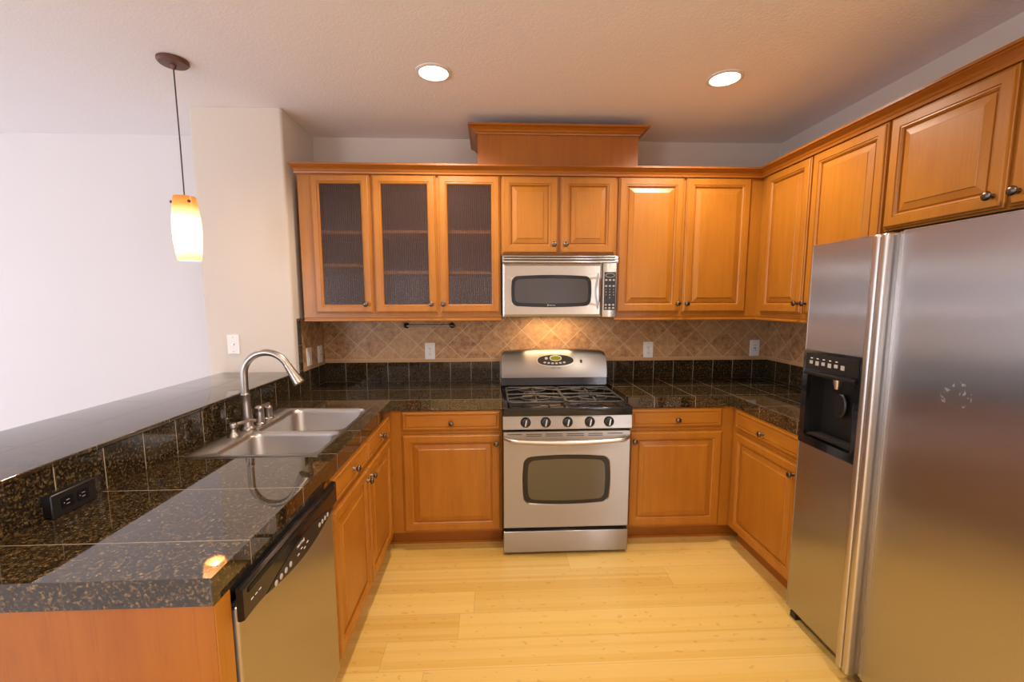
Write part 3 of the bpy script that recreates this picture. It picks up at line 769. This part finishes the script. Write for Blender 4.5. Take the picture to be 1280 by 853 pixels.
# ------------------------------------------------------------------ MICROWAVE (faces -y)
MX0, MX1, MZ0, MZ1 = .012, .7065, 1.376, 1.7445
oM = ('S', -.388)
mw = thing('microwave', 'stainless over-the-range microwave hung between the wall cabinets', 'microwave', ((MX0+MX1)/2, -.2, MZ0))
MB().box(MX0+.002, MX1-.002, -.387, YB-.004, MZ0+.002, MZ1).build('case', 'blackm', mw)
mx = .6185
hole = bulged(.082, .534, 1.455, 1.612, .03, .006, .008)
mcx, mcz = (MX0+mx)/2, (MZ0+1.702)/2; hw, hh = (mx-MX0)/2, (1.702-MZ0)/2
outer = []
for a, z in hole:
    dx, dz = a-mcx, z-mcz; s_ = min(hw/abs(dx) if abs(dx) > 1e-6 else 9e9, hh/abs(dz) if abs(dz) > 1e-6 else 9e9); outer.append((mcx+dx*s_, mcz+dz*s_))
for cx2, cz2 in ((MX0, MZ0), (mx, MZ0), (MX0, 1.702), (mx, 1.702)):
    i = min(range(len(outer)), key=lambda k: (outer[k][0]-cx2)**2+(outer[k][1]-cz2)**2); outer[i] = (cx2, cz2)
in1 = [(a+(mcx-a)*.05, z+(mcz-z)*.11) for a, z in outer]; in0 = [(a+(mcx-a)*.012, z+(mcz-z)*.02) for a, z in outer]
h2 = [(a+(.308-a)*-.05, z+(1.5335-z)*-.12) for a, z in hole]
mdr = MB().rings([[pt(oM, a, z, 0) for a, z in outer], [pt(oM, a, z, .018) for a, z in outer], [pt(oM, a, z, .022) for a, z in in0], [pt(oM, a, z, .030) for a, z in in1],
                  [pt(oM, a, z, .030) for a, z in h2], [pt(oM, a, z, .0245) for a, z in hole], [pt(oM, a, z, 0) for a, z in hole]], True, False).build('microwave_door', 'steel_m', mw, True, 22)
plate(MB(), oM, h2, .0245, .0306).build('window_border', 'black', mdr)
plate(MB(), oM, bulged(.090, .526, 1.466, 1.603, .022, .005, .006), .0308, .0314).build('door_window', 'glass_mw', mdr)
text('M', .013, oM, .283, 1.4445, .0308, 'print', mdr); text('MAYTAG', .0085, oM, .297, 1.4455, .0308, 'print', mdr)
# leaf-shaped vertical handle
lf = []
for i in range(17):
    f = i/16; z = 1.424+f*.222; lf.append((.592-.020*math.sin(math.pi*f), z))
for i in range(1, 16):
    f = 1-i/16; z = 1.424+f*.222; lf.append((.592+.016*math.sin(math.pi*f), z))
MB().rings([[pt(oM, a, z, .0302) for a, z in lf], [pt(oM, a, z, .034) for a, z in lf], [pt(oM, .591+(a-.591)*.55, 1.535+(z-1.535)*.92, .050) for a, z in lf], [pt(oM, .591+(a-.591)*.2, 1.535+(z-1.535)*.7, .054) for a, z in lf]]).build('handle', 'steel_h', mdr, True, 60)
cpm = MB().obox(oM, mx+.002, MX1, MZ0, 1.702, 0, .026, .004).build('control_section', 'steel_m', mw, True)
kpd = MB().obox(oM, .630, .7005, 1.419, 1.648, .0262, .0275, .001).build('keypad', 'blackm', cpm)
plate(MB(), oM, lens(.665, 1.628, .029, .013, p=1), .0276, .0280).build('display_ring', 'button', kpd)
plate(MB(), oM, lens(.665, 1.628, .026, .0105, p=1), .0281, .0284).build('display', 'blackm', kpd)
for zr in (1.600, 1.564):
    for k in range(3): plate(MB(), oM, lens(.642+.023*k, zr, .0075, .0055, 14, 1), .0276, .0284).build('button', 'button', kpd)
for zr in (1.450, 1.431):
    for k in range(3): plate(MB(), oM, lens(.642+.023*k, zr, .0075, .0055, 14, 1), .0276, .0284).build('button', 'button', kpd)
for r_, zr in enumerate((1.545, 1.528, 1.511, 1.494)):
    for k in range(3):
        s_ = str(r_*3+k+1) if r_ < 3 else ('0' if k == 1 else None)
        if s_: text(s_, .010, oM, .6395+.023*k, zr-.004, .0277, 'print', kpd, 'digit')
# vent grille
vg = MB().obox(oM, MX0-.001, MX1+.008, 1.7035, MZ1, 0, .020).build('vent_grille', 'steel_m', mw)
for zz, zh in ((1.7045, .0105), (1.7225, .008), (1.7385, .006)): MB().obox(oM, MX0-.001, MX1+.008, zz, zz+zh, .0202, .028, .002).build('louver', 'steel_m', vg, True)
for zz in (1.7155, 1.731): MB().obox(oM, MX0+.01, MX1-.01, zz, zz+.0065, .0202, .0215).build('vent_gap', 'dark_slot', vg)
MB().box(.19, .53, -.21, -.11, MZ0-.001, MZ0+.0015).build('cooktop_light', emis('cooktop lamp', (1, .72, .40), 6), mw)
lamp('microwave_underlight', 'AREA', (.36, -.16, MZ0-.012), (0, 0, 0), P_HOOD, (1, .62, .30), shape='RECTANGLE', size=.34, size_y=.10)

# ------------------------------------------------------------------ REFRIGERATOR (faces -x)
FX = 1.3255; oF = ('W', 1.385); D = 1.385-FX
fr = thing('refrigerator', 'large stainless side-by-side refrigerator with an ice and water dispenser', 'refrigerator', (1.65, -1.68, 0))
MB().box(1.392, XR-.015, -2.140, -1.2475, .035, 1.700).build('cabinet_body', 'blackm', fr)
FY0, FY1, FYS = -1.2225, -2.145, -1.594
DZ_0, DZ_1 = .050, 1.707
# freezer door with an opening for the dispenser
dy0, dy1, dz0, dz1 = -1.541, -1.230, .850, 1.262
b = MB()
o_ = oF
b.obox(o_, -1.5635, FY0, dz1, DZ_1, 0, D); b.obox(o_, -1.5635, FY0, DZ_0, dz0, 0, D); b.obox(o_, -1.5635, dy0, dz0, dz1, 0, D); b.obox(o_, dy1, FY0, dz0, dz1, 0, D)
bmesh.ops.remove_doubles(b.b, verts=b.b.verts[:], dist=1e-5)
fd = b.build('freezer_door', 'steel_f', fr)
MB().obox(oF, FY0-.0025, FY0, DZ_0, DZ_1, D, D+.0015).build('door_edge_trim', 'steel_h', fd)
MB().obox(oF, -1.5635, FY0-.003, DZ_1-.003, DZ_1, D, D+.0015).build('door_edge_trim', 'steel_h', fd)
hp = lambda ys, ye, t0: MB().obox(oF, ys, ye, DZ_0-.004, DZ_1-.004, 0, t0, .012, 4)
hp(-1.5925, -1.5640, D+.040).build('handle', 'steel_h', fd, True)
b = MB(); b.obox(oF, FY1, -1.6425, DZ_0, DZ_1, 0, D)
rd = b.build('refrigerator_door', 'steel_f', fr)
hp(-1.6240, -1.5960, D+.040).build('handle', 'steel_h', rd, True)
MB().obox(oF, -1.6420, -1.6245, DZ_0, DZ_1-.002, 0, D-.004).build('grip_recess', 'steel_f', rd)
MB().obox(oF, -1.6450, -1.6425, DZ_0, DZ_1, D, D+.0015).build('door_edge_trim', 'steel_h', rd)
MB().obox(oF, FY1, -1.6455, DZ_1-.003, DZ_1, D, D+.0015).build('door_edge_trim', 'steel_h', rd)
# dispenser
ow = rrect(dy0, dy1, dz0, dz1, .006, 3); iw = rrect(dy0+.028, dy1-.030, dz0+.035, 1.165, .010, 3)
b = MB(); ringplate(b, oF, ow, iw, .002, D+.010)
db = b.build('dispenser', 'black', fd, True, 30)
b = MB()   # niche: five inner faces
inn = rect(dy0+.026, dy1-.028, dz0+.033, 1.168)
b.rings([[pt(oF, a, z, D+.004) for a, z in inn], [pt(oF, a*.92-1.3855*-.0+(-1.3855*.08 if 0 else -.1108), z, -.002) for a, z in inn]], False, True)
b.build('niche', 'blackm', db)
ctl = MB().obox(oF, dy0+.015, dy1-.018, 1.182, 1.250, D+.0102, D+.013, .002).build('touch_panel', 'blackm', db)
for k in range(6):
    MB().obox(oF, -1.290-k*.034, -1.272-k*.034, 1.205-.004*(k % 2), 1.219, D+.0132, D+.0150, .0008).build('button', 'button', ctl)
for k in range(5):
    MB().obox(oF, -1.288-k*.034, -1.276-k*.034, 1.228, 1.2315, D+.0132, D+.0136).build('marking', 'print', ctl)
MB().obox(oF, dy0+.02, dy1-.02, 1.158, 1.176, D+.0102, D+.022, .005).build('visor', 'blackm', db, True)
MB().lathe(pt(oF, -1.385, 1.168, D-.025), (0, 0, -1), [(.017, 0), (.015, .03), (.010, .05), (.009, .055)], 16).build('ice_chute', 'steel_h', db, True)
plate(MB(), oF, lens(-1.385, 1.045, .034, .052, 20, 1), .012, .022, .004).build('paddle', 'blackm', db, True)
plate(MB(), oF, lens(-1.480, 1.045, .016, .042, 20, 1), .020, .036, .005).build('lever', 'iron', db, True)
tr_ = MB().obox(oF, dy0+.04, dy1-.042, .893, .903, .006, D+.003, .003).build('drip_tray', 'blackm', db, True)
for k in range(6): MB().obox(oF, dy0+.05, dy1-.052, .9032, .9052, .012+k*.008, .015+k*.008).build('tray_bar', 'iron', tr_)
# feet and grille
MB().box(1.400, 1.43, -2.13, -1.24, .036, .049).build('base_grille', 'blackm', fr)
b = MB().box(1.338, 1.385, -1.270, -1.232, .0, .030, .004); b.box(1.352, 1.42, -1.262, -1.238, .026, .0485, .003); b.build('hinge_foot', 'blackm', fr)
b = MB().box(1.338, 1.385, -2.134, -2.096, .0, .030, .004); b.box(1.352, 1.42, -2.128, -2.104, .026, .0485, .003); b.build('hinge_foot', 'blackm', fr)
for y in (-1.29, -2.08): MB().lathe((1.50, y-.02, .018), (0, 1, 0), [(.017, 0), (.018, .004), (.018, .026), (.017, .03)], 16).build('roller', 'blackm', fr)
b = MB()
for y in (-1.29, -2.08): b.box(1.49, 1.51, y-.03, y+.02, .018, .036)
b.build('roller_mount', 'blackm', fr)

# ------------------------------------------------------------------ SINK
def ring2(outer, inner, z): pass
sk = thing('kitchen_sink', 'stainless double-bowl sink set into the peninsula countertop', 'sink', ((SX0+SX1)/2, (SY0+SY1)/2, .74))
zt = .9185
bx0, bx1 = -1.078, SX1-.016; ym = -1.205
b = MB()
def top(outl, z): return [Vector((a, y, z)) for a, y in outl]
for (p0, p1, q0, q1) in ((SY0, ym, SY0+.018, ym-.008), (ym, SY1, ym+.008, SY1-.020)):
    o1 = rrect(SX0, SX1, p0, p1, .0015, 7); h1 = rrect(bx0, bx1, q0, q1, .045, 7)
    sh = lambda outl, d: [(a+(( (bx0+bx1)/2-a)/abs((bx0+bx1)/2-a+1e-9))*d, y+(((q0+q1)/2-y)/abs((q0+q1)/2-y+1e-9))*d) for a, y in outl]
    b.rings([top(o1, ZT+.0005), top(o1, zt), top(sh(h1, -.005), zt), top(h1, zt-.003), top(sh(h1, .006), zt-.02), top(sh(h1, .012), .765), top(sh(h1, .022), .748), top(sh(h1, .045), .742)], False, True)
b.build('sink_shell', 'steel_s', sk, True, 50, recalc=True)
for y in (-1.35, -1.0): MB().lathe((-.885, y, .7425), (0, 0, 1), [(.045, 0), (.044, .003), (.036, .004), (.030, .001), (.012, .0015)], 22).build('drain', 'nickel', sk, True)

# faucet and accessories standing on the sink deck
ZD = zt+.0003
fc = thing('kitchen_faucet', 'tall brushed-nickel gooseneck faucet with pull-down spray head', 'faucet', (-1.125, -1.165, ZD))
fx, fy = -1.128, -1.163
MB().lathe((fx, fy, ZD), (0, 0, 1), [(.031, 0), (.031, .004), (.027, .010), (.0235, .016), (.0215, .06), (.0185, .115), (.0165, .150), (.0178, .152), (.0178, .156), (.0150, .160)], 22).build('faucet_base', 'nickel', fc, True, 40)
pth = [(fx, fy, ZD+.155), (fx, fy, 1.12), (fx+.001, fy, 1.155)]
cxn, czn, rn = fx+.098, 1.158, .098
for i in range(1, 17): t = math.pi*(1-i/16*.86); pth.append((cxn+rn*math.cos(t), fy, czn+rn*math.sin(t)))
MB().tube(pth, .0145, 16).build('gooseneck', 'nickel', fc, True, 60)
e = Vector(pth[-1]); dn = (Vector(pth[-1])-Vector(pth[-2])).normalized()
MB().lathe(e-dn*.002, dn, [(.0155, 0), (.0165, .004), (.0160, .010), (.0185, .045), (.0235, .082), (.0245, .092), (.021, .096)], 20).build('spray_head', 'nickel', fc, True, 40)
hv = thing('faucet_handle', 'short nickel valve with a flat lever on top, farthest piece on the sink deck', 'faucet handle', (-1.125, -.985, ZD))
MB().lathe((-1.125, -.985, ZD), (0, 0, 1), [(.025, 0), (.025, .004), (.0185, .009), (.0180, .050), (.0195, .054), (.0170, .060), (.010, .066)], 20).build('valve_body', 'nickel', hv, True, 40)
MB().tube([(-1.125, -.980, ZD+.064), (-1.115, -1.000, ZD+.074), (-1.115, -1.035, ZD+.076), (-1.118, -1.062, ZD+.072)], [.010, .0075, .006, .0085], 10).build('lever', 'nickel', hv, True)
ag = thing('air_gap_cap', 'plain nickel cylinder cap standing just behind the faucet', 'air gap', (-1.118, -1.080, ZD))
MB().lathe((-1.118, -1.080, ZD), (0, 0, 1), [(.024, 0), (.024, .004), (.0205, .008), (.0205, .055), (.0195, .060), (.0205, .063), (.0200, .076), (.012, .083)], 22).build('cap', 'nickel', ag, True, 40)
sd = thing('soap_dispenser', 'small nickel soap pump with a sideways spout, in front of the faucet', 'soap dispenser', (-1.125, -1.275, ZD))
MB().lathe((-1.125, -1.275, ZD), (0, 0, 1), [(.024, 0), (.024, .005), (.019, .012), (.012, .020), (.011, .034), (.018, .040), (.018, .052), (.014, .057)], 20).build('pump', 'nickel', sd, True, 40)
MB().tube([(-1.125, -1.272, ZD+.044), (-1.110, -1.245, ZD+.050), (-1.090, -1.200, ZD+.050), (-1.080, -1.186, ZD+.044)], [.009, .0065, .006, .007], 10).build('spout', 'nickel', sd, True)

# ------------------------------------------------------------------ PENDANT
def pendant(x, y, label):
    t = thing('pendant_light', label, 'pendant light', (x, y, 1.667))
    MB().lathe((x, y, ZC-.0005), (0, 0, -1), [(.062, 0), (.062, .010), (.055, .018), (.012, .022), (.010, .034), (.005, .040)], 30).build('canopy', 'bronze', t, True, 40)
    MB().tube([(x, y, ZC-.035), (x+.001, y, 2.2), (x, y, 1.935)], .0028, 8).build('cord', 'cord', t, True)
    pr_ = [(.0465, 0), (.051, .03), (.057, .09), (.0585, .14), (.056, .20), (.049, .26), (.0445, .290)]
    b = MB(); rs = [(r_, h) for r_, h in pr_]+[(r_-.004, h) for r_, h in reversed(pr_)]
    b.lathe((x, y, 1.667), (0, 0, 1), rs+[rs[0]], 32, False, False); bmesh.ops.remove_doubles(b.b, verts=b.b.verts[:], dist=1e-6)
    b.build('glass_shade', 'shade', t, True, 60)
    MB().lathe((x, y, 1.925), (0, 0, 1), [(.018, -.04), (.018, 0), (.040, .004), (.040, .008), (.008, .020)], 20).build('socket', 'bronze', t, True)
    for k in range(3):
        a = R(200+120*k); d = Vector((math.cos(a), math.sin(a), 0))
        MB().lathe(Vector((x, y, 1.931))+d*.036, d, [(.0025, 0), (.0025, .012), (.006, .013), (.007, .019), (.004, .022)], 10).build('set_screw', 'bronze', t, True)
    MB().lathe((x, y, 1.80), (0, 0, 1), [(.006, -.045), (.020, -.035), (.026, -.012), (.022, .015), (.013, .045), (.012, .085)], 18).build('bulb', 'bulb', t, True, 60)
    lamp('pendant_bulb_light', 'POINT', (x, y, 1.715), (0, 0, 0), P_PEND, (1, .70, .42), shadow_soft_size=.03)
pendant(-1.474, -.917, 'amber glass pendant lamp hanging on a brown cord over the bar')

# ------------------------------------------------------------------ RECESSED CANS
def can(x, y, label, group=None):
    t = thing('recessed_light', label, 'ceiling light', (x, y, ZC-.006), group)
    b = MB(); b.lathe((x, y, ZC-.0005), (0, 0, -1), [(.066, 0), (.070, .006), (.078, .006), (.086, .003), (.087, 0)], 36, False, False)
    b.build('trim_ring', 'trim_w', t, True)
    MB().lathe((x, y, ZC-.0006), (0, 0, -1), [(.0655, 0), (.0655, .003), (.05, .0045)], 32).build('lens', 'disc', t, True)
    lamp('recessed_lamp_beam', 'SPOT', (x, y, ZC-.02), (0, 0, 0), P_CAN*4, WARM, spot_size=R(150), spot_blend=.6, shadow_soft_size=.065)
can(-.322, -.855, 'left one of the two recessed ceiling lights')
can(1.087, -.857, 'right one of the two recessed ceiling lights, nearer the refrigerator')
can(-.322, -2.60, 'added, unseen recessed ceiling light over the near end of the peninsula aisle, behind the left one')  # this and the next two are out of view, added for extra light
can(1.087, -2.60, 'added, unseen recessed ceiling light in front of the refrigerator, behind the right one')
can(.4, -4.6, 'added, unseen recessed ceiling light at the rear of the room')

# ------------------------------------------------------------------ OUTLETS, SWITCHES, RAIL
def outlet(label, o, a, z, kind, cat='outlet', w=.070, h=.115, mat='white_pl'):
    c = pt(o, a, z-h/2, 0)
    t = thing('wall_outlet' if cat == 'outlet' else 'wall_switch', label, cat, c)
    plate(MB(), o, rrect(a-w/2, a+w/2, z-h/2, z+h/2, .005, 3), .0003, .006, .002).build('cover_plate', mat, t, True)
    if kind == 'duplex':
        for dz in (.020, -.020):
            q = plate(MB(), o, lens(a, z+dz, .0165, .0145, 18, .7), .0062, .0078).build('receptacle', mat, t)
            for da in (-.006, .006): MB().obox(o, a+da-.0011, a+da+.0011, z+dz-.003, z+dz+.006, .0079, .0083).build('slot', 'dark_slot', q)
            plate(MB(), o, lens(a, z+dz-.0085, .0025, .0025, 10, 1), .0079, .0083).build('slot', 'dark_slot', q)
        plate(MB(), o, lens(a, z, .003, .003, 10, 1), .0062, .0070).build('screw', 'button', t)
    elif kind == 'decora':
        q = MB().obox(o, a-.0165, a+.0165, z-.033, z+.033, .0062, .0085, .001).build('insert', mat, t)
        for dz in (.019, -.019):
            for da in (-.006, .006): MB().obox(o, a+da-.0011, a+da+.0011, z+dz-.003, z+dz+.006, .0086, .0089).build('slot', 'dark_slot', q)
        MB().obox(o, a-.008, a+.008, z-.006, z-.001, .0086, .0096).build('test_button', 'dark_slot', q); MB().obox(o, a-.008, a+.008, z+.001, z+.006, .0086, .0096).build('test_button', 'button', q)
    elif kind == 'rocker':
        MB().obox(o, a-.0165, a+.0165, z-.033, z+.033, .0062, .009, .002).build('rocker', mat, t)
    elif kind == 'jack':
        MB().lathe(pt(o, a, z, .006), pt(o, 0, 0, 1)-pt(o, 0, 0, 0), [(.007, 0), (.007, .003), (.0045, .003), (.0045, .010)], 12).build('jack', 'steel_h', t, True)
        for dz in (.042, -.042): plate(MB(), o, lens(a, z+dz, .003, .003, 10, 1), .0062, .0070).build('screw', 'button', t)
    return t
oT = ('S', .001)
outlet('white outlet on the back tiles below the towel bar, left of the range', oT, -.487, 1.127, 'duplex')
outlet('white outlet on the back tiles just right of the range', oT, 1.065, 1.126, 'duplex')
outlet('white outlet with test buttons on the back tiles near the right corner', oT, 1.846, 1.134, 'decora')
oC = ('E', XL+.0072)
outlet('bright white switch on the tiled column side, nearer the faucet', oC, -.262, 1.126, 'rocker', 'switch')
outlet('white outlet on the tiled column side, tucked into the back corner', oC, -.082, 1.121, 'decora')
outlet('white wall plate with a small round jack on the column above the bar', ('S', -.4357), -1.575, 1.224, 'jack', 'wall plate')
# black horizontal outlet standing off the granite strip
oK = ('E', XL+.0082)
bo = thing('counter_outlet', 'black horizontal outlet on the granite strip near the camera end of the bar', 'outlet', pt(oK, -1.902, .916, 0))
plate(MB(), oK, rrect(-1.963, -1.842, .9165, .975, .004, 3), .0003, .022).build('surface_box', 'blackm', bo, True)
plate(MB(), oK, rrect(-1.967, -1.838, .9150, .9785, .004, 3), .0222, .0275, .002).build('cover_plate', 'blackm', bo, True)
for a in (-1.925, -1.880):
    q = plate(MB(), oK, rrect(a-.017, a+.017, .932, .962, .004, 3), .0277, .0290).build('receptacle', 'black', bo)
    for dz in (-.005, .005): MB().obox(oK, a-.004, a+.005, .947+dz-.0008, .947+dz+.0008, .0291, .0294).build('slot', 'button', q)
    MB().obox(oK, a-.011, a-.009, .9455, .9485, .0291, .0294).build('slot', 'button', q)
# small black rail on the tiles under the glass cabinets
rl = thing('towel_bar', 'short black iron bar on the tiles under the glass-door cabinets', 'towel bar', (-.48, -.03, 1.29))
zr, yr = 1.307, -.040
MB().tube([(-.642, yr, zr), (-.338, yr, zr)], .0062, 12).build('bar', 'steel_h', rl, True)
for x, s_ in ((-.645, -1), (-.330, 1)):
    MB().lathe((x, 0, zr), (0, -1, 0), [(.020, .0), (.020, .004), (.012, .010), (.008, .022), (.009, .034), (.012, .040), (.011, .048), (.005, .053)], 16).build('bracket', 'blackm', rl, True, 50)
MB().lathe((-.338, yr, zr), (1, 0, 0), [(.008, -.006), (.014, 0), (.017, .010), (.014, .022), (.006, .028)], 16).build('finial', 'pewter', rl, True, 60)
MB().lathe((-.640, yr, zr), (-1, 0, 0), [(.008, -.004), (.015, 0), (.015, .005), (.006, .008)], 16).build('finial', 'blackm', rl, True, 60)

# ------------------------------------------------------------------ groups of repeated things
for kind, g in (('recessed_light', 'recessed ceiling lights'), ('wall_outlet', 'outlets on the tiled backsplash'), ('glass_door_wall_cabinet', 'glass-door wall cabinets'),
                ('wall_cabinet', 'wood wall cabinets'), ('base_cabinet', 'wood base cabinets'), ('diamond_tile_backsplash', 'diamond tile backsplashes'),
                ('granite_upstand', 'granite strips around the counters'), ('countertop', 'granite tile countertops')):
    for o in bpy.data.objects:
        if o.parent is None and o.name.split('.')[0] == kind and 'label' in o and o.get('category') != 'wall plate': o['group'] = g
